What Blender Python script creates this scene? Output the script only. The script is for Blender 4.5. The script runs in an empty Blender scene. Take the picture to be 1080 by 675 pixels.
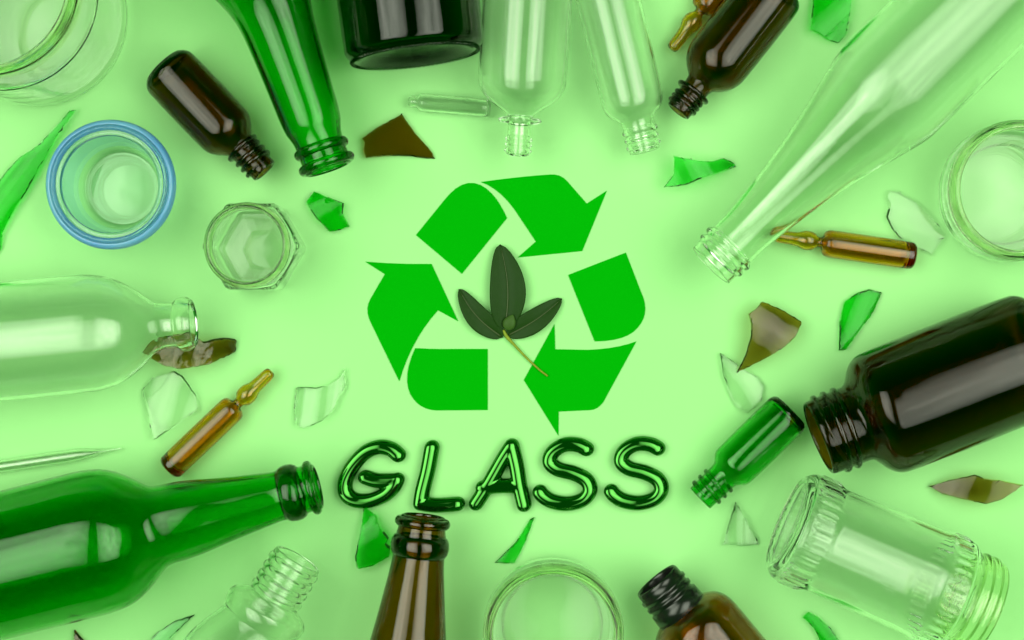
import bpy, bmesh, math, random
from mathutils import Vector, Matrix, Quaternion
random.seed(7)
sc = bpy.context.scene
COL = sc.collection
S = 0.0005            # metres per photo pixel at table level
H = 1800.0            # camera height in those pixels
PI = math.pi

def W(px, py, h=0.0):
    """picture point -> table coordinates (pixel units) of something h above the table"""
    f = 1 - h / H
    return ((px - 540) * f, (337.5 - py) * f)

# ------------------------------------------------------------------ materials
def new_mat(name):
    m = bpy.data.materials.new(name); m.use_nodes = True
    nt = m.node_tree; nt.nodes.clear()
    out = nt.nodes.new('ShaderNodeOutputMaterial')
    return m, nt, out

def glass_mat(name, sigma=None, tint=(1, 1, 1), rough=0.0, ior=1.5, wob=0.0, wscale=40):
    """real dielectric glass; sigma = absorption per metre inside the wall"""
    m, nt, out = new_mat(name)
    g = nt.nodes.new('ShaderNodeBsdfGlass')
    g.inputs['Color'].default_value = (*tint, 1); g.inputs['Roughness'].default_value = rough
    g.inputs['IOR'].default_value = ior
    nt.links.new(g.outputs[0], out.inputs['Surface'])
    if wob:
        tc = nt.nodes.new('ShaderNodeTexCoord'); n = nt.nodes.new('ShaderNodeTexNoise')
        n.inputs['Scale'].default_value = wscale; n.inputs['Detail'].default_value = 1.5
        b = nt.nodes.new('ShaderNodeBump'); b.inputs['Strength'].default_value = wob
        b.inputs['Distance'].default_value = 0.002
        nt.links.new(tc.outputs['Object'], n.inputs['Vector']); nt.links.new(n.outputs['Fac'], b.inputs['Height'])
        nt.links.new(b.outputs[0], g.inputs['Normal'])
    if sigma:
        d = max(sigma)
        v = nt.nodes.new('ShaderNodeVolumeAbsorption')
        v.inputs['Density'].default_value = d
        v.inputs['Color'].default_value = (*[1 - s / d for s in sigma], 1)
        nt.links.new(v.outputs[0], out.inputs['Volume'])
    return m

def solid_mat(name, col, rough=0.5, spec=0.5, noise=0.0, scale=60, metallic=0.0, ior=1.5, tint=None, bump=0.0, col2=None):
    m, nt, out = new_mat(name)
    p = nt.nodes.new('ShaderNodeBsdfPrincipled')
    p.inputs['Base Color'].default_value = (*col, 1); p.inputs['Roughness'].default_value = rough
    p.inputs['Specular IOR Level'].default_value = spec; p.inputs['Metallic'].default_value = metallic
    p.inputs['IOR'].default_value = ior
    if tint: p.inputs['Specular Tint'].default_value = (*tint, 1)
    nt.links.new(p.outputs[0], out.inputs['Surface'])
    if noise or bump:
        tc = nt.nodes.new('ShaderNodeTexCoord'); n = nt.nodes.new('ShaderNodeTexNoise')
        n.inputs['Scale'].default_value = scale; n.inputs['Detail'].default_value = 5
        nt.links.new(tc.outputs['Object'], n.inputs['Vector'])
        if noise:
            mx = nt.nodes.new('ShaderNodeMix'); mx.data_type = 'RGBA'
            c2 = col2 or tuple(c * (1 - noise) for c in col)
            mx.inputs[6].default_value = (*col, 1); mx.inputs[7].default_value = (*c2, 1)
            nt.links.new(n.outputs['Fac'], mx.inputs[0]); nt.links.new(mx.outputs[2], p.inputs['Base Color'])
        if bump:
            b = nt.nodes.new('ShaderNodeBump'); b.inputs['Strength'].default_value = bump
            b.inputs['Distance'].default_value = 0.0005
            nt.links.new(n.outputs['Fac'], b.inputs['Height']); nt.links.new(b.outputs[0], p.inputs['Normal'])
    return m

M = {}
M['clear'] = glass_mat('clear_glass', tint=(0.998, 1, 0.998), wob=0.14, wscale=30, ior=1.34)
M['jarrim'] = glass_mat('jar_rim_glass', tint=(.93, .965, .85), wob=.06, wscale=30, ior=1.5)
M['clearneck'] = glass_mat('clear_neck_glass', tint=(0.99, 1, 0.985), wob=0.08, wscale=30, ior=1.43)
M['clearjar'] = glass_mat('pale_jar_glass', sigma=(9, 3, 14), wob=0.08, wscale=30)
M['clearshard'] = glass_mat('clear_shard_glass', sigma=(12, 4, 12), wob=0.25, wscale=60, ior=1.32)
M['amber'] = glass_mat('amber_glass', sigma=(480, 760, 1900), wob=0.10, wscale=30, ior=1.42)
M['amberbig'] = glass_mat('deep_amber_glass', sigma=(560, 900, 2200), wob=0.10, wscale=30, ior=1.39)
M['amberlight'] = glass_mat('light_amber_glass', sigma=(200, 480, 1300), wob=0.06, wscale=30)
M['ampoule'] = glass_mat('ampoule_amber_glass', sigma=(75, 300, 1400), wob=0.04, wscale=60)
M['beer'] = glass_mat('brown_beer_glass', sigma=(300, 560, 1500), wob=0.06, wscale=30)
M['brownshard'] = glass_mat('brown_shard_glass', sigma=(380, 640, 1500), wob=0.3, wscale=60, ior=1.40)
M['crumpled'] = glass_mat('crumpled_brown_glass', sigma=(380, 640, 1500), wob=.9, wscale=130, ior=1.42)
M['green'] = glass_mat('green_bottle_glass', sigma=(1000, 150, 950), wob=0.3, wscale=20, ior=1.42)
M['greenshard'] = glass_mat('green_shard_glass', sigma=(1000, 95, 900), wob=0.2, wscale=60, ior=1.29)
M['palegreenshard'] = glass_mat('pale_green_shard_glass', sigma=(180, 20, 160), wob=0.2, wscale=60, ior=1.36)
M['wine'] = glass_mat('dark_wine_glass', sigma=(1900, 900, 2200), wob=0.16, wscale=25, ior=1.42)
M['blue'] = glass_mat('blue_tinted_glass', tint=(.95, 1, .98), wob=0.05, wscale=30, ior=1.4)
M['bluewall'] = glass_mat('pale_blue_wall_glass', tint=(.90, .985, .99), wob=.05, wscale=30, ior=1.45)
_nt = M['bluewall'].node_tree; _mx = _nt.nodes.new('ShaderNodeMixShader'); _df = _nt.nodes.new('ShaderNodeBsdfDiffuse')
_df.inputs['Color'].default_value = (.16, .50, .85, 1); _mx.inputs[0].default_value = .16
_g = next(n for n in _nt.nodes if n.type == 'BSDF_GLASS'); _o = next(n for n in _nt.nodes if n.type == 'OUTPUT_MATERIAL')
_nt.links.new(_g.outputs[0], _mx.inputs[1]); _nt.links.new(_df.outputs[0], _mx.inputs[2]); _nt.links.new(_mx.outputs[0], _o.inputs['Surface'])
M['bluerim'] = solid_mat('blue_rim_glass', (.03, .28, 1.0), rough=.02, noise=.9, scale=35, col2=(.45, .85, 1.0))
M['bluerim'].node_tree.nodes['Principled BSDF'].inputs['Transmission Weight'].default_value = .55
M['amberdark'] = glass_mat('dark_amber_thread_glass', sigma=(700, 1300, 2600))
M['black'] = solid_mat('black_plastic', (0.006, 0.006, 0.006), rough=0.22, bump=0.05, scale=300)
M['paper'] = solid_mat('green_paper', (0.001, 0.33, 0.002), rough=0.85, spec=0.0, noise=0.04, scale=700, bump=0.06)
M['table'] = solid_mat('pale_green_paper', (0.335, 0.70, 0.275), rough=0.85, spec=0.0, noise=0.025, scale=900, bump=0.05)
M['leaf'] = solid_mat('dark_leaf', (0.010, 0.038, 0.004), rough=0.42, spec=0.10, noise=0.55, scale=260, bump=0.3, col2=(0.014, 0.045, 0.005))
M['midrib'] = solid_mat('leaf_midrib', (0.045, 0.07, 0.016), rough=0.5)
M['bud'] = solid_mat('bud_green', (0.05, 0.11, 0.018), rough=0.5, spec=.15, noise=0.4, scale=300)
M['stem'] = solid_mat('stem_green', (0.26, 0.36, 0.02), rough=0.5, spec=.2, noise=0.5, scale=500, col2=(0.16, 0.16, 0.02))
M['letter'] = solid_mat('green_gloss_letter', (0.0005, 0.012, 0.001), rough=0.05, spec=0.5, ior=2.6, tint=(0.25, 1.0, 0.18))

# freshly broken faces round each shard: rougher, internal-reflection darkening painted into the tint
EDGE = {}
for k, sg, tn in (('clearshard', (12, 4, 12), (.9, .97, .88)), ('brownshard', (380, 640, 1500), (.6, .55, .4)),
                  ('crumpled', (380, 640, 1500), (.6, .55, .4)), ('greenshard', (1000, 105, 900), (.4, .65, .4)), ('palegreenshard', (180, 20, 160), (.5, .7, .5))):
    EDGE[M[k].name] = glass_mat('fracture_' + M[k].name, sigma=sg, tint=tn, ior=1.42, rough=.03, wob=.12, wscale=400)

# ------------------------------------------------------------------ object helpers
def link(name, verts, faces, mat, parent=None, normals=None, smooth=True):
    me = bpy.data.meshes.new(name); me.from_pydata(verts, [], faces); me.update()
    me.materials.append(mat)
    me.polygons.foreach_set('use_smooth', [smooth] * len(me.polygons))
    if normals: me.normals_split_custom_set_from_vertices(normals)
    o = bpy.data.objects.new(name, me); COL.objects.link(o)
    if parent: o.parent = parent
    return o

def tag(o, label, cat=None, group=None, kind=None):
    if label: o['label'] = label
    if cat: o['category'] = cat
    if group: o['group'] = group
    if kind: o['kind'] = kind
    return o

def thing(name, label, cat, group=None):
    o = bpy.data.objects.new(name, None); COL.objects.link(o)
    o.empty_display_size = 0.01
    return tag(o, label, cat, group)

# ------------------------------------------------------------------ lathe glassware
def chaikin(p, n=3):
    for _ in range(n):
        q = [p[0]]
        for a, b in zip(p, p[1:]):
            q.append((a[0] * .75 + b[0] * .25, a[1] * .75 + b[1] * .25))
            q.append((a[0] * .25 + b[0] * .75, a[1] * .25 + b[1] * .75))
        q.append(p[-1]); p = q
    return p

def resample(p, step):
    out = [p[0]]; acc = 0
    for a, b in zip(p, p[1:]):
        d = math.hypot(b[0] - a[0], b[1] - a[1])
        while acc + d >= step and d > 1e-9:
            f = (step - acc) / d
            a = (a[0] + (b[0] - a[0]) * f, a[1] + (b[1] - a[1]) * f)
            out.append(a); d = math.hypot(b[0] - a[0], b[1] - a[1]); acc = 0
        acc += d
    if math.hypot(out[-1][0] - p[-1][0], out[-1][1] - p[-1][1]) > step * .3: out.append(p[-1])
    else: out[-1] = p[-1]
    return out

def vessel_profile(prof, wall, base_t, punt=0, rings=(), step=2.0, smooth=2, innerwall=None):
    """prof: (t, r) from the mouth (t = 0) to the base edge. Returns outer + inner lists, each mouth -> axis."""
    L = prof[-1][0]
    o = resample(chaikin(prof, smooth), step)
    inn = []
    for i, (t, r) in enumerate(o):
        a = o[max(0, i - 1)]; b = o[min(len(o) - 1, i + 1)]
        dx, dy = b[0] - a[0], b[1] - a[1]; d = math.hypot(dx, dy) or 1
        w = wall if innerwall is None else innerwall(t)
        ti, ri = t - dy / d * w * -1 * -1 if False else t + dy / d * w * 0 , r - w * max(0.75, abs(dx) / d)
        if dy / d < -0.5: ti = t
        if dy / d > 0.3: ti = t + dy / d * w * 0.6
        if ti < L - base_t - 3 and ri > 1.0 and (not inn or ti > inn[-1][0] + 0.2):
            inn.append((ti, ri))
    rl = inn[-1][1]
    tl = L - base_t
    inn += [(tl - 1.2, rl * .97), (tl - .3, rl * .90), (tl, rl * .78), (tl - punt * .35, rl * .5), (tl - punt * .8, rl * .22), (tl - punt, 0)]
    o2 = []
    for (t, r) in o:
        for (rt, amp, wd) in rings:
            u = abs(t - rt) / wd
            if u < 1: r = r + amp * (1 - u * u) ** .6
        o2.append((t, r))
    rb = prof[-1][1]
    o2 += [(L + .0, rb * .93), (L - punt * .25 - .5, rb * .80), (L - punt * .65 - .7, rb * .5), (L - punt * .92 - .7, rb * .22), (L - punt - .7, 0)]
    # rounded mouth
    r0o, r0i = o2[0][1], inn[0][1]
    mid = (r0o + r0i) / 2; hw = (r0o - r0i) / 2
    rim = [(-hw * .7 * math.sin(a), mid + hw * math.cos(a)) for a in (PI * .25, PI * .5, PI * .75)]
    chain = list(reversed(o2)) + rim + inn        # outer base axis -> mouth -> inner base axis
    return chain, L, len(o2)

def lathe(chain, f, L, seg=80, shape=None):
    """spin a closed chain round local z; local z = 0 at the base, up to L at the mouth"""
    verts, nrm, rows = [], [], []
    n = len(chain)
    for i, (t, r) in enumerate(chain):
        a = chain[max(0, i - 1)]; b = chain[min(n - 1, i + 1)]
        dt, dr = -(b[0] - a[0]), b[1] - a[1]
        d = math.hypot(dt, dr) or 1
        nr, nz = dt / d, -dr / d
        if r <= 1e-6:
            rows.append([len(verts)]); verts.append((0, 0, (L - t) * f)); nrm.append((0, 0, -1 if i == 0 else 1))
        else:
            row = []
            for k in range(seg):
                th = 2 * PI * k / seg
                rr = r if shape is None else shape(r, th, t, i)
                row.append(len(verts)); verts.append((rr * math.cos(th) * f, rr * math.sin(th) * f, (L - t) * f))
                nrm.append((nr * math.cos(th), nr * math.sin(th), nz))
            rows.append(row)
    faces = []
    for i in range(n - 1):
        A, B = rows[i], rows[i + 1]; fs = []
        if len(A) == 1 and len(B) == 1: pass
        elif len(A) == 1: fs = [(A[0], B[(k + 1) % seg], B[k]) for k in range(seg)]
        elif len(B) == 1: fs = [(A[k], A[(k + 1) % seg], B[0]) for k in range(seg)]
        else: fs = [(A[k], A[(k + 1) % seg], B[(k + 1) % seg], B[k]) for k in range(seg)]
        faces.append(fs)
    return verts, nrm, faces

def lathe_parts(chain, f, L, cuts, mat, root, seg=80, shape=None):
    """cuts: [(name, t_to), ...] from the mouth; pieces of one glass wall, each its own mesh, sharing seam normals"""
    verts, nrm, faces = lathe(chain, f, L, seg, shape)
    groups = {}
    for i, fs in enumerate(faces):
        t = (chain[i][0] + chain[i + 1][0]) / 2
        for nm, tt in cuts:
            if t <= tt: groups.setdefault(nm, []).extend(fs); break
    objs = []
    for nm, fs in groups.items():
        pm = M['jarrim'] if mat == M['clear'] and nm == 'rim' else M['clearneck'] if mat == M['clear'] and nm != 'body' else M['bluewall'] if nm == 'wall' else mat
        used = sorted({v for q in fs for v in q}); mp = {v: i for i, v in enumerate(used)}
        objs.append(link(nm, [verts[v] for v in used], [tuple(mp[v] for v in q) for q in fs], pm, root,
                         None if shape else [nrm[v] for v in used]))
    return objs

def sweep(pts, rads, seg=14, zscale=1.0, cap=True):
    """tube along a 3-D polyline"""
    verts, faces = [], []
    n = len(pts); up = Vector((0, 0, 1))
    for i, p in enumerate(pts):
        p = Vector(p); d = (Vector(pts[min(n - 1, i + 1)]) - Vector(pts[max(0, i - 1)])).normalized()
        u = up if abs(d.z) < .9 else Vector((1, 0, 0))
        s = d.cross(u).normalized(); v = s.cross(d).normalized()
        for k in range(seg):
            a = 2 * PI * k / seg
            verts.append(tuple(p + s * math.cos(a) * rads[i] + v * math.sin(a) * rads[i] * zscale))
    for i in range(n - 1):
        for k in range(seg):
            a, b = i * seg + k, i * seg + (k + 1) % seg
            faces.append((a, a + seg, b + seg, b))
    if cap:
        faces.append(tuple(range(seg))); faces.append(tuple(reversed(range((n - 1) * seg, n * seg))))
    return verts, faces

def thread_mesh(name, r, t0, t1, L, f, mat, root, rad=1.6, turns=2.5, phase=0.0):
    N = int(40 * turns); pts, rs = [], []
    for i in range(N + 1):
        u = i / N; a = phase + 2 * PI * turns * u
        e = min(1, u * turns * 5, (1 - u) * turns * 5)
        pts.append((r * f * math.cos(a), r * f * math.sin(a), (L - (t0 + (t1 - t0) * u)) * f)); rs.append(max(.15, math.sqrt(e)) * rad * f)
    v, fc = sweep(pts, rs, 10)
    return link(name, v, fc, mat, root)

def ring_mesh(name, r, t, L, f, mat, root, rad=2.0, flat=1.0, seg=72):
    verts, faces, m = [], [], 12
    for k in range(seg):
        a = 2 * PI * k / seg
        for j in range(m):
            b = 2 * PI * j / m
            rr = r + rad * math.cos(b)
            verts.append((rr * f * math.cos(a), rr * f * math.sin(a), (L - t + rad * flat * math.sin(b)) * f))
    for k in range(seg):
        for j in range(m):
            a, b = k * m + j, k * m + (j + 1) % m
            c, d = ((k + 1) % seg) * m + (j + 1) % m, ((k + 1) % seg) * m + j
            faces.append((a, d, c, b))
    return link(name, verts, faces, mat, root)

def lie(root, mouth, axis, L, R, spin=0.0, tilt=0.0):
    """lay a vessel on its side: mouth in the picture, axis = picture direction from mouth to base"""
    h = R / (1 + R / H)
    k = 1 - h / H
    mx, my = W(*mouth, h)
    d = Vector((axis[0], -axis[1], 0)).normalized()
    base = Vector((mx, my, h)) + d * (L * k)
    z = -d
    x = Vector((0, 0, 1)); y = z.cross(x).normalized()
    rot = Matrix((x, y, z)).transposed().to_quaternion() @ Quaternion((0, 0, 1), spin)
    root.rotation_mode = 'XYZ'
    root.rotation_euler = rot.to_euler()
    root.location = (base.x * S, base.y * S, (h + .5) * S)

def lying_scale(R):
    h = R / (1 + R / H)
    return (1 - h / H) * S

def bottle(name, label, cat, mouth, axis, prof, mat, wall=4.5, base_t=7, punt=5, rings=(), cuts=None, threads=None,
           collars=(), seg=88, group=None, smooth=2, spin=0.0, step=2.0, shape=None):
    R = max(r for t, r in prof); f = lying_scale(R)
    root = thing(name, label, cat, group)
    chain, L, no = vessel_profile(prof, wall, base_t, punt, rings, step=step, smooth=smooth)
    lathe_parts(chain, f, L, cuts or [('body', 1e9)], mat, root, seg, shape)
    if threads:
        r, t0, t1, rad, turns = threads
        thread_mesh('screw_thread', r, t0, t1, L, f, M['amberdark'] if mat in (M['amber'], M['amberbig']) else mat, root, rad, turns)
    for nm, r, t, rad, flat in collars:
        ring_mesh(nm, r, t, L, f, M['amberdark'] if mat == M['amber'] else mat, root, rad, flat)
    lie(root, mouth, axis, L, R, spin)
    root['_f'] = f; root['_L'] = L
    return root

# ------------------------------------------------------------------ the setting
def plane(name, mat, z, sx, sy):
    v = [(-sx, -sy, z), (sx, -sy, z), (sx, sy, z), (-sx, sy, z)]
    return link(name, v, [(0, 1, 2, 3)], mat, smooth=False)
tag(plane('table_surface', M['table'], 0.0, 1.6, 1.6), 'pale green paper table surface under all the glass', kind='structure')

# ------------------------------------------------------------------ shards
def shard(name, label, outline, mat, thick=4.0, bend=0.0, R=70.0, peak=0.0, tilt=(0, 0), group=None, lift=0.3, rough=0.28, cat='glass shard'):
    """curved broken piece: outline in picture pixels, bent round a horizontal line at angle `bend` (degrees)"""
    pts = [Vector((*W(x, y), 0)) for x, y in outline]
    c = sum(pts, Vector()) / len(pts)
    pts = [p - c for p in pts]
    # fine chips along each edge
    fine = []
    n = len(pts)
    for i, a in enumerate(pts):
        b = pts[(i + 1) % n]; L = (b - a).length; m = max(1, int(L / 3.5))
        nrm = Vector((-(b - a).y, (b - a).x, 0)).normalized() if L > 0 else Vector()
        for k in range(m):
            p = a.lerp(b, k / m)
            if k: p += nrm * random.uniform(-rough, rough)
            fine.append(p)
    area = sum(a.x * b.y - b.x * a.y for a, b in zip(fine, fine[1:] + fine[:1]))
    if area < 0: fine.reverse()
    bm = bmesh.new()
    vs = [bm.verts.new(p) for p in fine]
    bm.faces.new(vs)
    ang = math.radians(bend)
    u = Vector((-math.sin(ang), math.cos(ang), 0)); w = Vector((math.cos(ang), math.sin(ang), 0))
    for dirv, st in ((u, 2.5), (w, 6)):
        lo = min(v.co.dot(dirv) for v in bm.verts); hi = max(v.co.dot(dirv) for v in bm.verts)
        q = lo + st
        while q < hi:
            bmesh.ops.bisect_plane(bm, geom=bm.verts[:] + bm.edges[:] + bm.faces[:], plane_co=dirv * q, plane_no=dirv)
            q += st
    bmesh.ops.remove_doubles(bm, verts=bm.verts[:], dist=0.05)
    def z(p):
        s = p.dot(u) - peak
        s = max(-R * .97, min(R * .97, s))
        return math.sqrt(R * R - s * s) - R + tilt[0] * p.dot(w) + tilt[1] * p.dot(u)
    zs = {v: z(v.co) for v in bm.verts}
    zmin = min(zs.values())
    for v in bm.verts: v.co.z = zs[v] - zmin + lift
    ret = bmesh.ops.solidify(bm, geom=bm.faces[:], thickness=-thick) if False else None
    bm.normal_update()
    top = {}
    base_faces = bm.faces[:]; fset = set(base_faces)
    bverts = bm.verts[:]
    norm = {v: v.normal.copy() for v in bverts}
    boundary = [e for e in bm.edges if len(e.link_faces) == 1]
    bset = set(boundary); eph = random.uniform(0, 6.28)
    for v in bverts: top[v] = bm.verts.new(v.co + norm[v] * thick)
    for fc in base_faces: bm.faces.new([top[v] for v in fc.verts])
    for e in boundary:
        fc = e.link_faces[0]; a, b = e.verts
        lv = fc.verts[:]; i = lv.index(a)
        if lv[(i + 1) % len(lv)] is not b: a, b = b, a
        nf = bm.faces.new((a, b, top[b], top[a])); nf.smooth = False
        mp = (a.co + b.co) / 2; nf.material_index = 1 if math.sin(2.0 * math.atan2(mp.y, mp.x) + eph) > -.1 else 0
    for e in boundary:                                  # fracture faces lean in and out along the edge
        pass
    for v in {q for e in boundary for q in e.verts}:
        es = [e for e in v.link_edges if e in bset]
        d = Vector()
        for e in es:
            fc = next(q for q in e.link_faces if q in fset); m_ = (e.verts[0].co + e.verts[1].co) / 2
            d += (fc.calc_center_median() - m_).normalized()
        if d.length > 1e-6: top[v].co += d.normalized() * random.uniform(1.0, 1.5) * (thick / 4)
    for fc in base_faces: fc.normal_flip()
    for fc in bm.faces: fc.smooth = True
    bm.normal_update()
    for e in bm.edges:
        if len(e.link_faces) == 2 and e.link_faces[0].normal.angle(e.link_faces[1].normal, 0) > .6: e.smooth = False
    for v in bm.verts: v.co *= S
    me = bpy.data.meshes.new(name); bm.to_mesh(me); bm.free(); me.materials.append(mat); me.materials.append(EDGE[mat.name])
    o = bpy.data.objects.new(name, me); COL.objects.link(o)
    o.location = (c.x * S, c.y * S, 0)
    return tag(o, label, cat, group)

GS, BS, CS = 'broken pieces of green glass', 'broken pieces of brown glass', 'broken pieces of clear glass'
shard('green_shard', 'long narrow green glass shard tapering to a point beside the blue-rimmed glass',
      [(83,117),(77,117),(60,136),(45,153),(22,168),(8,184),(-6,205),(-14,240),(-10,275),(2,262),(4,246),(16,224),(30,202),(50,168),(66,140)],
      M['greenshard'], bend=52, R=60, peak=6, group=GS)
shard('brown_shard', 'flat dark brown glass shard below the black bottle base',
      [(424.2,120.5),(429,128),(440,142.5),(451.7,155),(456.7,161.7),(458.8,167.8),(450.8,167.5),(431.7,165),(413,164.7),(385.8,167.2),(383.3,158),(384.7,150.8),(381.7,146.7),(398,135)],
      M['brownshard'], bend=-15, R=420, peak=4, tilt=(-.075, .0), group=BS)
shard('green_shard', 'green glass shard with stepped chips cut off by the top edge',
      [(858,-14),(856,6),(852.6,33.2),(865,39.3),(871,43.5),(882.3,46.3),(890.4,38),(892,28),(895.4,11),(897,-14)],
      M['greenshard'], bend=40, R=70, peak=4, group=GS)
shard('clear_shard', 'five-sided clear glass shard behind the amber ampoule at the right',
      [(938,201),(948,203),(954,207),(966,214),(982,230),(996,247),(990,258),(983,269.4),(968,262),(950,252),(940,242),(933.6,229),(937,216),(933,208)],
      M['clearshard'], bend=-20, R=110, peak=0, group=CS, rough=.45)
shard('green_shard', 'fish-tail shaped green glass shard left of the big clear bottle neck',
      [(708,166),(720,168.6),(735.3,171.4),(748.4,171.7),(759.5,168.1),(770.6,172.7),(773.6,177),(762.5,181.7),(754.5,185),(740.4,188.8),(724,195.8),(713.2,198),(699,198.5),(706,189.3),(709,184)],
      M['greenshard'], bend=-60, R=60, peak=-10, group=GS)
shard('green_shard', 'small chunky green glass shard with a notched side near the hexagonal jar',
      [(332.5,203),(363.3,214.6),(362.3,225.6),(368.7,238),(347.9,244.5),(333.4,229.5),(323.8,215)],
      M['greenshard'], bend=25, R=45, peak=2, thick=5, group=GS)
shard('brown_shard', 'crumpled brown glass shard under the mouth of the clear bottle',
      [(208.3,351.3),(219,360),(238.3,355.8),(248,357.5),(245.8,370.8),(223.3,384),(196.7,388.8),(178,385),(167.5,379),(157,374),(166,362),(175,357),(200,353)],
      M['crumpled'], bend=75, R=55, peak=6, group=BS, rough=.45)
shard('clear_shard', 'wide clear glass shard left of the upright ampoule, under the brown crumpled shard',
      [(185,391),(194.3,396),(201.5,407),(207.8,417.7),(209.8,432),(188,447.8),(164.2,463.3),(157,432),(151.8,411.5),(164,397)],
      M['clearshard'], bend=70, R=70, peak=0, group=CS, rough=.45)
shard('clear_shard', 'clear glass shard with ridged left edge and a pointed corner near letter G',
      [(314.5,408.5),(323.3,408),(334,408.7),(345.6,406),(356,398.8),(363,388),(364.5,408.7),(358,418),(350,434.6),(339.4,444),(321.3,452.2),(313.5,448),(312,431.5)],
      M['clearshard'], bend=80, R=45, peak=0, group=CS, rough=.5)
shard('pale_shard', 'thin pale green glass sliver at the bottom edge below the green beer bottle',
      [(205.8,647.7),(181.4,671.5),(170,692),(146,690),(166,667),(184.4,654.7)],
      M['palegreenshard'], bend=45, R=50, peak=0)
shard('brown_shard', 'tip of a brown glass shard poking in at the bottom left',
      [(79.6,664),(90,675),(97,692),(78,692)], M['brownshard'], bend=45, R=50, group=BS)
shard('green_shard', 'faceted green glass shard left of the brown beer bottle lip',
      [(385.5,534.7),(398.5,542.5),(400.3,552),(411,565.6),(408,571.5),(412,575),(411,584.5),(392,594.6),(377.2,597.4),(375.4,585.7),(381.3,559)],
      M['greenshard'], bend=30, R=48, peak=3, thick=5, group=GS)
shard('green_shard', 'slim green glass splinter below the letter A',
      [(563.8,545),(560,556),(553.8,572.5),(542.5,594.3),(522,593.3),(545,570),(558.8,547.5)],
      M['greenshard'], bend=60, R=60, peak=0, thick=3, group=GS)
shard('green_shard', 'curved green glass shard cut off by the bottom edge below the lying clear jar',
      [(851.8,644.3),(863.9,651),(876,663),(884.3,675),(892,692),(870,692),(863.9,674),(857.9,661.9),(845.8,649.8)],
      M['greenshard'], bend=-50, R=40, peak=2, group=GS)
shard('brown_shard', 'leaf-shaped brown glass shard alone near the right edge',
      [(979,512.6),(1000.3,505),(1022.8,498.7),(1031,502),(1050,504),(1070.9,508.5),(1064.4,514.4),(1050,523.9),(1033.5,529.2),(1011,525),(990.8,520.3)],
      M['brownshard'], bend=68, R=130, peak=-34, tilt=(.05, .04), group=BS)
shard('clear_shard', 'small triangular clear glass shard below the green vial',
      [(775,528.3),(785,545),(799.4,574),(780,575.5),(762,574.6),(768,552)], M['clearshard'], bend=90, R=60, thick=4.5, group=CS, rough=.45)
shard('clear_shard', 'curved clear glass shard lying under the point of the brown shard',
      [(759,372),(772,380),(785,390),(798,397),(806,408),(802,425),(788,436),(776,428),(768,412),(762,393)],
      M['clearshard'], bend=-55, R=70, group=CS)
shard('brown_shard', 'fan-shaped brown glass shard lying over a clear shard above the green vial',
      [(800,319),(806,320.6),(826,330),(842.6,341),(836,355),(824,366),(806,377),(776,392),(784,373),(789,353),(789,341),(786,331),(794,326)],
      M['brownshard'], bend=-30, R=75, peak=-8, lift=7, group=BS)
shard('green_shard', 'wedge-shaped green glass shard with a pale reflecting half above the large amber bottle',
      [(904,308.6),(916,305),(929,308),(920,329),(908,345),(898,359),(891,369),(884,369.4),(885,339),(890,318)],
      M['greenshard'], bend=68, R=55, peak=3, group=GS)

# ------------------------------------------------------------------ coloured bottles
bottle('amber_bottle', 'small dark amber bottle with a threaded neck between the blue-rimmed glass and the green bottle', 'bottle',
       (278.7, 180), (-105.5, -110), [(0,14.5),(8,15),(35,15.5),(40,19),(46,25),(53,29.5),(62,31.5),(140,31.5),(147,30),(152,25)],
       M['amber'], wall=4, threads=(16, 6, 29, 2.6, 3), collars=[('neck_collar', 17, 33, 3.2, .8)])
bottle('green_bottle', 'green glass bottle entering from the top edge with its open mouth pointing down', 'bottle',
       (346.2, 177.6), (-.33, -.944), [(0,25),(4,25.5),(30,25.5),(38,27),(50,31.5),(90,33.5),(130,36),(165,39),(185,44),(205,53),(230,64),(255,72),(280,75),(520,75),(530,70),(534,62)],
       M['green'], wall=5, collars=[('lip_ring', 26.5, 5, 4.2, 1.2), ('neck_ring', 25.5, 22, 4.4, 1.2)], punt=15)
wb = bottle('wine_bottle', 'nearly black wine bottle showing its round base at the top edge', 'bottle',
       (351, -638), (.124, .992), [(0,20),(10,21),(200,21),(260,28),(330,60),(380,73),(420,75),(690,75),(697,72),(703,66)],
       M['wine'], wall=6, punt=22, seg=120)
bottle('amber_bottle', 'dark amber bottle with threaded neck pointing down left, over an ampoule', 'bottle',
       (715.5, 117), (.619, -.786), [(0,13.5),(6,14),(34,14),(38,16),(43,23),(51,30),(61,34),(72,35),(158,35),(165,32),(168,27)],
       M['amber'], wall=4, threads=(14.5, 4, 20, 2.6, 3), collars=[('neck_collar', 16.5, 25, 3.2, .8)])
bottle('beer_bottle', 'large green beer bottle lying at the lower left corner', 'bottle',
       (334, 513), (-.97, .243), [(0,24),(2,25),(14,24.5),(16,26),(36,27),(42,26),(60,28.5),(100,34),(130,39.5),(150,41.5),(166,42),(174,44),(184,52),(195,61),(208,69.5),(223,75),(245,77),(262,77),(520,76),(530,71),(534,63)],
       M['green'], wall=5, collars=[('lip_ring', 24.5, 5, 4.6, 1.0), ('crown_collar', 24.5, 27, 6, 1.9)], punt=15, seg=110)
bottle('beer_bottle', 'brown beer bottle with its neck rising from the bottom edge', 'bottle',
       (446.5, 545), (-.117, .993), [(0,23),(2,25),(14,25),(18,26.5),(40,27.5),(46,27.5),(60,29),(130,39.5),(160,46),(190,58),(220,70),(245,75),(470,75),(480,70),(484,62)],
       M['beer'], wall=5, collars=[('lip_ring', 24.8, 6, 4.8, 1.1), ('crown_collar', 25, 31, 6.2, 1.9)], punt=15, seg=110)
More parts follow.
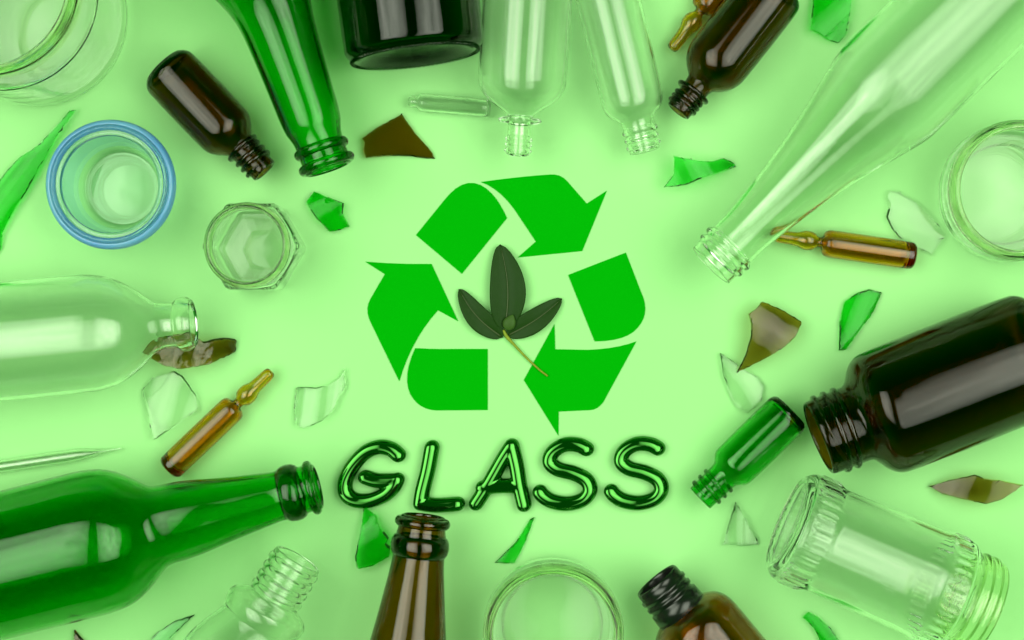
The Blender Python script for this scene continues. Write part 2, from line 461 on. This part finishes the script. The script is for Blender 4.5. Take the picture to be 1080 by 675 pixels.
bottle('amber_bottle', 'large dark amber pill bottle with a wide threaded mouth at the right edge', 'bottle',
       (864, 462), (.93, -.367), [(0,40),(3,41),(40,41),(45,42),(50,48),(57,59),(66,65.5),(78,67.5),(238,67.5),(250,63),(256,55)],
       M['amberbig'], wall=5, threads=(41.5, 7, 36, 3.2, 2.6), punt=8, seg=110)
bottle('green_vial', 'small green glass vial with a threaded neck, mouth pointing down left', 'vial',
       (739, 525), (.718, -.696), [(0,15),(34,15.5),(38,18),(43,23),(50,25),(123,25),(129,24),(132,21)],
       M['greenvial'] if 'greenvial' in M else M['green'], wall=3.5, base_t=6, punt=2, threads=(16, 4, 30, 2.6, 3))

# amber bottle with a black screw neck
def black_neck_bottle():
    prof = [(18,22),(40,26),(44,35),(50,43.5),(60,48.5),(74,50),(220,50),(230,46),(234,40)]
    R = 50; f = lying_scale(R)
    root = thing('amber_bottle', 'reddish amber bottle with a black plastic ribbed neck at the bottom edge', 'bottle')
    sh = [(t - 18, r) for t, r in prof]
    chain, L, _ = vessel_profile(sh, 4.5, 7, 4)
    lathe_parts(chain, f, L, [('body', 1e9)], M['amberlight'], root, 96)
    Lf = L + 18
    sl = [(0,25.5),(3,26),(9,26),(10,28),(13,28),(14,26),(18,26),(19,28),(22,28),(23,26),(26,26),(28,28.6),(42,29.2),(43.5,27)]
    ch = [(t, r) for t, r in reversed(sl)] + [(-1.2, 24.6), (0, 23.4), (2, 23), (18, 22.6), (41, 23), (43.5, 27)]
    v, n, fc = lathe(ch, f, Lf, 96)
    link('screw_neck', v, [q for fs in fc for q in fs], M['black'], root)
    lie(root, (692.5, 612.5), (.634, .775), Lf, R)
    return root
black_neck_bottle()

# knurled ring on the wine bottle base
def knurl(root, r, L, f, mat, n=84, t=0.0, rad=2.7):
    verts, faces = [], []
    m, seg = 6, n * 6
    for k in range(seg):
        a = 2 * PI * k / seg; b = rad * (.72 + .28 * math.cos(n * a))
        for j in range(m):
            q = 2 * PI * j / m
            rr = r + b * math.cos(q)
            verts.append((rr * f * math.cos(a), rr * f * math.sin(a), (L - t + b * math.sin(q)) * f))
    for k in range(seg):
        for j in range(m):
            a, b = k * m + j, k * m + (j + 1) % m
            faces.append((a, ((k + 1) % seg) * m + j, ((k + 1) % seg) * m + (j + 1) % m, b))
    return link('knurled_ring', verts, faces, mat, root)
knurl(wb, 67, wb['_L'], wb['_f'], M['wine'], t=wb['_L'] - 0.5)

# ------------------------------------------------------------------ clear bottles
bottle('clear_bottle', 'clear glass bottle with a flanged narrow neck hanging from the middle of the top edge', 'bottle',
       (546, 163), (.062, -.998), [(0,12),(2,13),(32,12),(40,12.5),(46,19),(52,29),(60,39),(70,45.5),(82,47.5),(300,47.5),(308,44),(312,38)],
       M['clear'], wall=2.6, rings=[(4,2,2.2),(10,2,2.2),(16,2,2.2),(36,11,3.2)], cuts=[('lip', 1), ('neck', 33), ('neck_flange', 39.5), ('body', 1e9)], step=1.2)
bottle('clear_bottle', 'slanting clear glass bottle with a wide threaded neck left of the amber bottle', 'bottle',
       (680, 159), (-.235, -.972), [(0,16),(3,16.5),(30,16.5),(36,20),(41,27),(48,31.5),(58,33.5),(260,33.5),(268,30)],
       M['clear'], wall=2.6, rings=[(6,2.2,2.5),(14,2.2,2.5),(22,2.6,3)], cuts=[('lip', 1), ('neck', 33), ('body', 1e9)], step=1.2)
bottle('clear_bottle', 'big clear glass bottle lying diagonally from the upper right corner', 'bottle',
       (750, 280), (.71, -.70), [(0,26.5),(3,27),(36,27),(60,27.5),(110,34),(176,46),(230,60),(250,65),(268,67),(560,67),(572,62),(577,54)],
       M['clear'], wall=3, rings=[(15,3.2,3.5),(25,3.8,4)], cuts=[('lip', 3), ('neck', 232), ('body', 1e9)], punt=10, seg=110, step=1.6)
bottle('clear_bottle', 'clear glass bottle entering from the left edge with a rolled lip', 'bottle',
       (203, 341), (-.995, .095), [(0,24),(4,25),(16,24.5),(22,23.5),(34,24),(44,29),(58,42),(78,55),(98,61),(116,62.5),(420,62.5),(430,58),(434,50)],
       M['clear'], wall=3, rings=[(8,4,9)], cuts=[('lip', 17), ('neck', 36), ('body', 1e9)], punt=8, seg=110, step=1.6)
bottle('clear_bottle', 'clear glass bottle with a ribbed threaded neck and a round collar at the bottom edge', 'bottle',
       (314, 590), (-.518, .855), [(0,26),(3,27),(44,27.5),(50,28.5),(54,38),(59,44.5),(66,45.5),(73,44),(77,41.5),(84,43),(96,48),(110,54),(128,59),(160,60),(330,60),(340,56),(344,48)],
       M['clear'], wall=3.5, rings=[(9,2,4),(20,2,4),(31,2,4),(42,2,4)], cuts=[('lip', 1), ('neck', 52), ('neck_collar', 77), ('body', 1e9)], seg=100, step=1.6)

# lying ribbed jar
def ribs(r, th, t, i):
    for a, b in ((42, 62), (190, 214)):
        if a < t < b:
            e = min(1, (t - a) / 3, (b - t) / 3)
            return r * (1 + .016 * e * math.cos(36 * th))
    return r
def lying_jar():
    prof = [(0,51),(3,52),(26,52),(30,54),(36,59),(42,61),(62,61),(68,59),(176,57),(186,57.5),(190,60.5),(214,61),(222,58),(228,52)]
    R = 61; f = lying_scale(R)
    root = thing('clear_jar', 'clear glass jar with ribbed bands lying on its side at the lower right', 'jar')
    chain, L, no = vessel_profile(prof, 5, 9, 6, [(10,2.6,4),(19,2.6,4)], step=1.8)
    def sh(r, th, t, i): return ribs(r, th, t, i) if i < no else r
    lathe_parts(chain, f, L, [('rim', 28), ('body', 1e9)], M['clear'], root, 216, sh)
    knurl(root, 46, 0, f, M['clear'], n=70, t=-1.2, rad=1.5)
    lie(root, (829.6 + .917 * 228, 551 + .399 * 228), (-.917, -.399), L, R)
lying_jar()

# ------------------------------------------------------------------ standing jars
def standing(name, label, cat, rim_px, h, prof, mat, wall=5, base_t=8, punt=4, rings=(), cuts=None, seg=110, shape=None, group=None, innerwall=None, step=1.8, spin=0):
    root = thing(name, label, cat, group)
    chain, L, no = vessel_profile(prof, wall, base_t, punt, rings, step=step, innerwall=innerwall)
    sh = (lambda r, th, t, i: shape(r, th, t, i < no)) if shape else None
    lathe_parts(chain, S, L, cuts or [('body', 1e9)], mat, root, seg, sh)
    x, y = W(*rim_px, h)
    root.location = (x * S, y * S, .5 * S); root.rotation_euler = (0, 0, spin)
    return root, L
standing('glass_jar', 'large clear glass jar with a stepped shoulder standing in the upper left corner', 'jar', (-22, -22), 207,
         [(0,84),(3,88),(14,88),(20,84),(42,84),(48,88),(60,94),(72,96),(196,96),(203,92),(207,84)], M['clear'], wall=3, base_t=7,
         rings=[(30,2.5,5)], cuts=[('rim', 46), ('body', 1e9)], punt=6)
gl, gL = standing('drinking_glass', 'thick round glass with a blue rim standing near the upper left', 'glass', (115, 194), 68,
         [(0,60),(3,62.5),(12,63.5),(24,61),(44,55),(58,48),(65,43),(68,38)], M['blue'], wall=8, base_t=9, punt=3, cuts=[('wall', 50), ('base', 1e9)],
         innerwall=lambda t: 7 + t * .05)
ring_mesh('blue_rim', 61.3, 10, gL, S, M['bluerim'], gl, 5.2, 1.7, 110)
ring_mesh('inner_rim', 52.5, 6, gL, S, M['clearneck'], gl, 3.4, 1.2, 110)
def hexa(r, th, t, outer):
    if t < 22: return r
    k = min(1, (t - 22) / 10)
    if not outer: k *= .75
    a = (th + PI / 6) % (PI / 3) - PI / 6
    a = (th % (PI / 3)) - PI / 6
    hx = r * .94 / max(math.cos(a), 1e-3)
    rnd = r * 1.02
    hx = min(hx, r * 1.06)
    return r * (1 - k) + hx * k
standing('hexagonal_jar', 'small clear hexagonal glass jar standing left of the recycling symbol', 'jar', (259.3, 258.3), 100,
         [(0,40),(2,41.5),(18,41.5),(22,41),(26,42.5),(32,46),(38,47),(92,47),(97,45),(100,40)], M['clear'], wall=4.5, base_t=7, punt=3,
         rings=[(6,1.6,2.2),(13,1.6,2.2)], cuts=[('rim', 21), ('body', 1e9)], shape=hexa, seg=144)
jp = [(0,66),(3,70),(12,71),(18,69),(24,68.5),(30,71),(36,72.5),(56,72.5),(62,69),(66,62)]
for lab, px in (('round clear glass jar standing upright, cut off by the bottom edge', (584, 670)),
                ('round clear glass jar standing upright, cut off by the right edge', (1077, 200))):
    r_, L_ = standing('glass_jar', lab, 'jar', px, 66, jp, M['clear'], wall=6, base_t=9, punt=4, rings=[(9,1.5,3),(16,1.2,2.5)], cuts=[('rim', 24), ('body', 1e9)], group='upright clear jars cut off by the frame')
    knurl(r_, 52, 0, S, M['clear'], n=90, t=-1.4, rad=1.3)

# ------------------------------------------------------------------ ampoules, vial tube, pipette
def solid_chain(prof):
    return [(prof[-1][0], 0)] + list(reversed(prof)) + [(prof[0][0], 0)]
def ampoule_mesh(f):
    L = 150
    o = [(0,.1),(0,3.2),(1,5.2),(4,6.3),(10,6.5),(24,6.9),(28,8.4),(32,10.2),(38,10.4),(43,9),(46,5.4),(49,4.9),(51.5,6),(53,12),(57,14.4),(63,14.7),(145,14.6),(148.5,13.6),(150,11)]
    i = [(2.5,.1),(3,2.6),(6,3.9),(22,4.4),(28,6.2),(33,7.8),(38,7.8),(42,5.8),(46,3),(49,2.6),(53,3.6),(57,9.4),(61,11),(68,11.3),(136,11.4),(141,10.6),(143.5,7),(144,0)]
    o = resample(chaikin(o, 2), 1.2); i = resample(chaikin(i, 2), 1.2)
    outer = [(149, 0)] + list(reversed(o[1:])) + [(0, 0)]
    inner = [(2.5, 0)] + [p for p in i[1:-1]] + [(144, 0)]
    v, n, fc = lathe(outer, f, L, 48)
    v2, n2, fc2 = lathe(inner, f, L, 48)
    k = len(v)
    faces = [q for fs in fc for q in fs] + [tuple(a + k for a in q) for fs in fc2 for q in fs]
    return v + v2, faces, L
AG = 'amber medicine ampoules'
fa = lying_scale(14.6)
av, af, aL = ampoule_mesh(fa)
proto = link('ampoule', av, af, M['ampoule'])
# the score ring that marks where the neck snaps
ring_mesh('neck_ring', 4.6, 48, aL, fa, M['ampoule'], proto, 1.0, .8, 40)
for i, (lab, mouth, ax) in enumerate((
        ('amber glass ampoule tilted up right beside the wide clear shard, above the green beer bottle', (286.5, 391.5), (-500, 475)),
        ('amber glass ampoule lying almost level with its tip under the big clear bottle', (816, 248.5), (493, 72)),
        ('amber glass ampoule tucked under the dark amber bottle at the top edge', (708, 52.5), (175, -232)))):
    o = proto if i == 0 else proto.copy()
    if i:
        COL.objects.link(o)
        for ch in proto.children:
            c = ch.copy(); COL.objects.link(c); c.parent = o
    tag(o, lab, 'ampoule', AG)
    lie(o, mouth, ax, aL, 14.6)

bottle('glass_cartridge', 'tiny clear glass tube lying left of the flanged clear bottle', 'glass tube',
       (431.5, 107), (80, 7), [(0,4.5),(2,6),(5,6),(7,4.8),(9,6),(12,9),(16,9.4),(76,9.4),(79,9),(86,9)], M['clear'], wall=1.8, base_t=3, punt=0, step=1.0,
       cuts=[('lip', 8), ('body', 1e9)], seg=48)
bottle('glass_dropper', 'thin clear glass dropper tapering to a point above the green beer bottle', 'dropper',
       (127.5, 473), (-127.5, 19), [(0,.9),(3,.9),(14,1.3),(26,3),(40,5.4),(52,6.4),(180,6.6),(186,6)], M['clear'], wall=1.0, base_t=3, punt=0, step=1.2,
       cuts=[('tip', 40), ('barrel', 1e9)], seg=40)

# ------------------------------------------------------------------ recycling symbol of paper pieces
def paper(outline, label, z=0.3, th=0.9, smooth_idx=()):
    pts = [W(x, y) for x, y in outline]
    cx = sum(p[0] for p in pts) / len(pts); cy = sum(p[1] for p in pts) / len(pts)
    pts = [(x - cx, y - cy) for x, y in pts]
    ar = sum(a[0] * b[1] - b[0] * a[1] for a, b in zip(pts, pts[1:] + pts[:1]))
    if ar < 0: pts.reverse()
    n = len(pts)
    v = [(x * S, y * S, z * S) for x, y in pts] + [(x * S, y * S, (z + th) * S) for x, y in pts]
    f = [tuple(reversed(range(n))), tuple(range(n, 2 * n))] + [(i, (i + 1) % n, n + (i + 1) % n, n + i) for i in range(n)]
    o = link('paper_arrow_piece', v, f, M['paper'], smooth=False)
    o.location = (cx * S, cy * S, 0)
    return tag(o, label, 'paper cutout', 'green paper pieces of the recycling symbol')
def arc(p0, p1, p2, n=7):
    return [((1-u)**2*p0[0]+2*u*(1-u)*p1[0]+u*u*p2[0], (1-u)**2*p0[1]+2*u*(1-u)*p1[1]+u*u*p2[1]) for u in [k / n for k in range(n + 1)]]
paper([(438.8,248)] + arc((468,212),(494,178),(519,204.5),8) + arc((519,204.5),(527,213),(534.8,230),4)[1:] + [(487.2,288.8)],
      'green paper piece with one rounded end at the upper left of the recycling symbol')
paper(arc((507.2,192),(550,186),(580,184.2),5) + arc((580,184.2),(591,183),(598,191),4)[1:] + [(618.8,214.8),(640,201.2),(614,264.8),(546,271.6),(565.2,254.8)] + arc((548,229),(530,200),(507.2,192),6)[:-1],
      'green paper arrow pointing down right at the top of the recycling symbol')
paper([(599.2,290),(660,266.4)] + arc((676,308),(688,333),(668,350),8) + arc((668,350),(655,360),(627.2,360),5)[1:],
      'green paper piece with one rounded end at the right of the recycling symbol')
paper([(552.5,400.8),(584.8,342),(585.6,368.4)] + arc((620,369),(650,368),(671.2,360),5) + arc((639,419),(633,432),(622,432.5),5) + [(589.2,434),(589,459.5)],
      'green paper arrow pointing left at the lower right of the recycling symbol')
paper(arc((438,367.2),(460,368.5),(482,368),3) + [(514.4,368),(514.4,432.4),(460,432.8)] + arc((460,432.8),(442,432),(433,416),6)[1:] + arc((433,416),(424,397),(438,367.2),6)[1:-1],
      'green paper piece with one rounded end at the lower left of the recycling symbol')
paper(arc((385.2,276),(420,279),(455.2,278.4),3) + [(483.2,338.8),(462,327.2)] + arc((462,327.2),(434,358),(421.2,402),7)[1:] + [(392,342)] + arc((392,342),(384,327),(391,315),5)[1:] + [(406,289.2)],
      'green paper arrow pointing up at the left of the recycling symbol')

# ------------------------------------------------------------------ leaf sprig
sprig = thing('leaf_sprig', 'dark green sprig of three leaves with a bud in the middle of the recycling symbol', 'leaf sprig')
sx, sy = W(532, 350)
sprig.location = (sx * S, sy * S, 0)
def leaf(tip, base, width, belly, z0, z1, label=None, roll=0.0):
    a = Vector((*W(*base), 0)); b = Vector((*W(*tip), 0)); d = b - a; L = d.length; d.normalize()
    n = Vector((-d.y, d.x, 0))
    NU, NV = 28, 12; verts, faces = [], []
    for i in range(NU + 1):
        u = i / NU
        w = width * (math.sin(PI * min(1, u ** .85)) ** .54) * (1 - .12 * u) if 0 < u < 1 else 0.0
        bow = belly * math.sin(PI * u)
        for j in range(NV + 1):
            s = j / NV * 2 - 1
            p = a + d * (L * u) + n * (bow + s * w)
            vein = .35 * math.sin(u * 60 - abs(s) * 8) * (1 - abs(s)) * .5
            z = z0 + (z1 - z0) * u + 4.0 * math.sin(PI * u) + abs(s) * w * .10 - 1.0 * math.exp(-(s * 5) ** 2) + vein + roll * s * w
            verts.append(((p.x - sx) * S, (p.y - sy) * S, (z + 1) * S))
    for i in range(NU):
        for j in range(NV):
            q = i * (NV + 1) + j; faces.append((q, q + NV + 1, q + NV + 2, q + 1))
    o = link('leaf', verts, faces, M['leaf'], sprig)
    m = o.modifiers.new('thickness', 'SOLIDIFY'); m.thickness = .6 * S; m.offset = -1
    pts, rs = [], []
    for i in range(1, 25):
        u = i / 26; p = a + d * (L * u) + n * (belly * math.sin(PI * u))
        pts.append(((p.x - sx) * S, (p.y - sy) * S, (z0 + (z1 - z0) * u + 4 * math.sin(PI * u) + .6) * S)); rs.append((.8 - .55 * u) * S)
    v, f = sweep(pts, rs, 6); link('midrib', v, f, M['midrib'], o)
    return o
leaf((527.5, 258), (532.5, 347), 20, 6 * -1 * .9, 4, 5)
leaf((484, 305), (530, 356), 13, 5, 2, 3)
leaf((592.5, 315), (535, 354), 13, -3, 2, 3)
def bud():
    a = Vector((534, 348)); b = Vector((541, 332)); verts, faces = [], []
    ax, ay = W(*a); bx, by = W(*b)
    pts = []; rs = []
    for i in range(13):
        u = i / 12
        pts.append(((ax + (bx - ax) * u - sx) * S, (ay + (by - ay) * u - sy) * S, (8 + 2 * u) * S)); rs.append(max(.05, 7.0 * math.sin(PI * min(1, u ** .8 * .96 + .03)) ** .8) * S)
    v, f = sweep(pts, rs, 14, .42); link('bud', v, f, M['bud'], sprig)
bud()
path = [(531, 348), (534, 355), (540, 361), (549, 371), (560, 382), (570, 391), (577.5, 396.5)]
pp = resample(chaikin(path, 2), 2.0)
pts, rs = [], []
for i, (x, y) in enumerate(pp):
    X, Y = W(x, y); u = i / (len(pp) - 1)
    pts.append(((X - sx) * S, (Y - sy) * S, (3.4 + .6 * math.sin(6 * u)) * S)); rs.append((1.55 - .6 * u + .5 * math.exp(-((u - .15) * 12) ** 2)) * S)
v, f = sweep(pts, rs, 10); link('stem', v, f, M['stem'], sprig)

# ------------------------------------------------------------------ glossy letters G L A S S
def letter_xy(p): return (343.5 + p[0] / 2.842, 440 + p[1] / 2.842)
def catmull(p, n=8):
    q = [p[0]] + p + [p[-1]]; out = []
    for i in range(1, len(q) - 2):
        for k in range(n):
            u = k / n; a, b, c, d = q[i - 1], q[i], q[i + 1], q[i + 2]
            out.append(tuple(.5 * ((2*b[j]) + (-a[j]+c[j])*u + (2*a[j]-5*b[j]+4*c[j]-d[j])*u*u + (-a[j]+3*b[j]-3*c[j]+d[j])*u**3) for j in (0, 1)))
    out.append(p[-1]); return out
def letter(ch, strokes, label, rad=7.8, zs=.82):
    verts, faces = [], []
    allp = [letter_xy(p) for s in strokes for p in s]
    cx = sum(p[0] for p in allp) / len(allp); cy = sum(p[1] for p in allp) / len(allp)
    X0, Y0 = W(cx, cy)
    for si, s in enumerate(strokes):
        pts = [letter_xy(p) for p in s]
        pts = resample(catmull(pts), 1.2)
        P, R_ = [], []
        n = len(pts)
        def tang(i):
            a, b = pts[max(0, i - 1)], pts[min(n - 1, i + 1)]
            d = math.hypot(b[0]-a[0], b[1]-a[1]) or 1
            return ((b[0]-a[0]) / d, (b[1]-a[1]) / d)
        t0, t1 = tang(0), tang(n - 1)
        pre = [((pts[0][0] - t0[0] * rad * math.cos(a), pts[0][1] - t0[1] * rad * math.cos(a)), rad * math.sin(a)) for a in (.06, .3, .6, .9, 1.2)]
        post = [((pts[-1][0] + t1[0] * rad * math.cos(a), pts[-1][1] + t1[1] * rad * math.cos(a)), rad * math.sin(a)) for a in (1.2, .9, .6, .3, .06)]
        for p, r in pre + [(p, rad) for p in pts] + post:
            x, y = W(*p); P.append(((x - X0) * S, (y - Y0) * S, (rad * zs + .4) * S)); R_.append(r * S)
        v, f = sweep(P, R_, 28, zs)
        v = [(a - .42 * c, b - .2 * c, c) for a, b, c in v]      # the ridge of the stroke leans to its left
        k = len(verts); verts += v; faces += [tuple(a + k for a in q) for q in f]
    o = link('letter', verts, faces, M['letter'])
    m = o.modifiers.new('fuse', 'REMESH'); m.mode = 'VOXEL'; m.voxel_size = .9 * S; m.use_smooth_shade = True
    m2 = o.modifiers.new('soften', 'SMOOTH'); m2.factor = .5; m2.iterations = 6
    o.location = (X0 * S, Y0 * S, 0)
    return tag(o, label, 'letter', 'glossy letters spelling GLASS')
letter('G', [[(228,108),(205,90),(170,84),(130,100),(92,140),(70,185),(72,222),(98,242),(140,244),(185,228),(212,205),(224,182)], [(130,174),(165,184),(222,184)]],
       'glossy dark green letter G at the start of the word GLASS')
letter('L', [[(328,85),(316,150),(300,215),(294,252)], [(294,252),(340,258),(404,254)]], 'glossy dark green letter L of the word GLASS')
letter('A', [[(460,252),(500,190),(540,120),(566,80)], [(566,80),(580,140),(590,200),(603,256)], [(480,205),(530,200),(588,200)]], 'glossy dark green letter A of the word GLASS')
s1 = [(790,90),(765,78),(725,77),(690,98),(680,128),(704,150),(750,162),(788,182),(800,212),(780,240),(735,253),(690,247),(662,232),(650,218)]
letter('S', [s1], 'glossy dark green letter S directly after the A of GLASS')
letter('S', [[(x + 213, y - 2) for x, y in s1]], 'glossy dark green letter S at the end of the word GLASS')

# ------------------------------------------------------------------ camera, light, world
cam = bpy.data.cameras.new('camera'); co = bpy.data.objects.new('camera', cam); COL.objects.link(co)
co.location = (0, 0, H * S); co.rotation_euler = (0, 0, 0)
cam.sensor_width = 36; cam.lens = 60; cam.clip_start = .01; cam.clip_end = 20
sc.camera = co

def softbox(name, x, y, z, sx_, sy_, watts, col):
    l = bpy.data.lights.new(name, 'AREA'); l.shape = 'RECTANGLE'; l.size = sx_; l.size_y = sy_
    l.energy = watts; l.color = col
    l.use_nodes = True; nt = l.node_tree                # diffuser brighter in its middle than at its rim
    em = nt.nodes['Emission']; ge = nt.nodes.new('ShaderNodeNewGeometry'); sp = nt.nodes.new('ShaderNodeSeparateXYZ')
    nt.links.new(ge.outputs['Parametric'], sp.inputs[0])
    outs = []
    def mth(op, a, b):
        n = nt.nodes.new('ShaderNodeMath'); n.operation = op
        for i, q in enumerate((a, b)):
            if isinstance(q, (int, float)): n.inputs[i].default_value = q
            else: nt.links.new(q, n.inputs[i])
        return n.outputs[0]
    for k in (0, 1):
        u = sp.outputs[k]
        outs.append(mth('POWER', mth('MAXIMUM', mth('MULTIPLY', mth('MULTIPLY', u, 4.0), mth('SUBTRACT', 1.0, u)), 0.0), .55))
    no = nt.nodes.new('ShaderNodeTexNoise'); no.inputs['Scale'].default_value = 5; no.inputs['Detail'].default_value = 1
    nt.links.new(ge.outputs['Parametric'], no.inputs['Vector'])
    nt.links.new(mth('MULTIPLY', mth('MULTIPLY', outs[0], outs[1]), mth('ADD', mth('MULTIPLY', no.outputs['Fac'], 2.2), .6)), em.inputs['Strength'])
    o = bpy.data.objects.new(name, l); COL.objects.link(o); o.location = (x, y, z)
    return o
for s in (-1, 1):
    softbox('softbox', s * .88, .08, 1.30, 1.44, 1.70, 27.0, (.92, 1, .80))

w = bpy.data.worlds.new('World'); sc.world = w; w.use_nodes = True
bg = w.node_tree.nodes['Background']
wn = w.node_tree
tcw = wn.nodes.new('ShaderNodeTexCoord'); sw = wn.nodes.new('ShaderNodeSeparateXYZ'); rw = wn.nodes.new('ShaderNodeValToRGB')
wn.links.new(tcw.outputs['Generated'], sw.inputs[0]); wn.links.new(sw.outputs[2], rw.inputs[0]); wn.links.new(rw.outputs[0], bg.inputs[0])
rw.color_ramp.elements[0].position = .04; rw.color_ramp.elements[0].color = (.0, .5, .0, 1)
rw.color_ramp.elements[1].position = .7; rw.color_ramp.elements[1].color = (.0, .17, .0, 1)
bg.inputs[1].default_value = .85

sc.view_settings.view_transform = 'Standard'
try: sc.view_settings.look = 'None'
except Exception: pass
sc.view_settings.exposure = 0; sc.view_settings.gamma = 1
sc.render.engine = 'CYCLES'
cy = sc.cycles
cy.max_bounces = 28; cy.transmission_bounces = 28; cy.glossy_bounces = 8; cy.diffuse_bounces = 5; cy.volume_bounces = 0
cy.transparent_max_bounces = 16
cy.caustics_refractive = True; cy.caustics_reflective = True
cy.blur_glossy = 0.6
cy.sample_clamp_indirect = 20.0
cy.use_denoising = True
try:
    cy.denoiser = 'OPENIMAGEDENOISE'; cy.denoising_input_passes = 'RGB_ALBEDO_NORMAL'; cy.denoising_prefilter = 'ACCURATE'
except Exception: pass
for o in bpy.data.objects:
    for k in ('_f', '_L'):
        if k in o.keys(): del o[k]
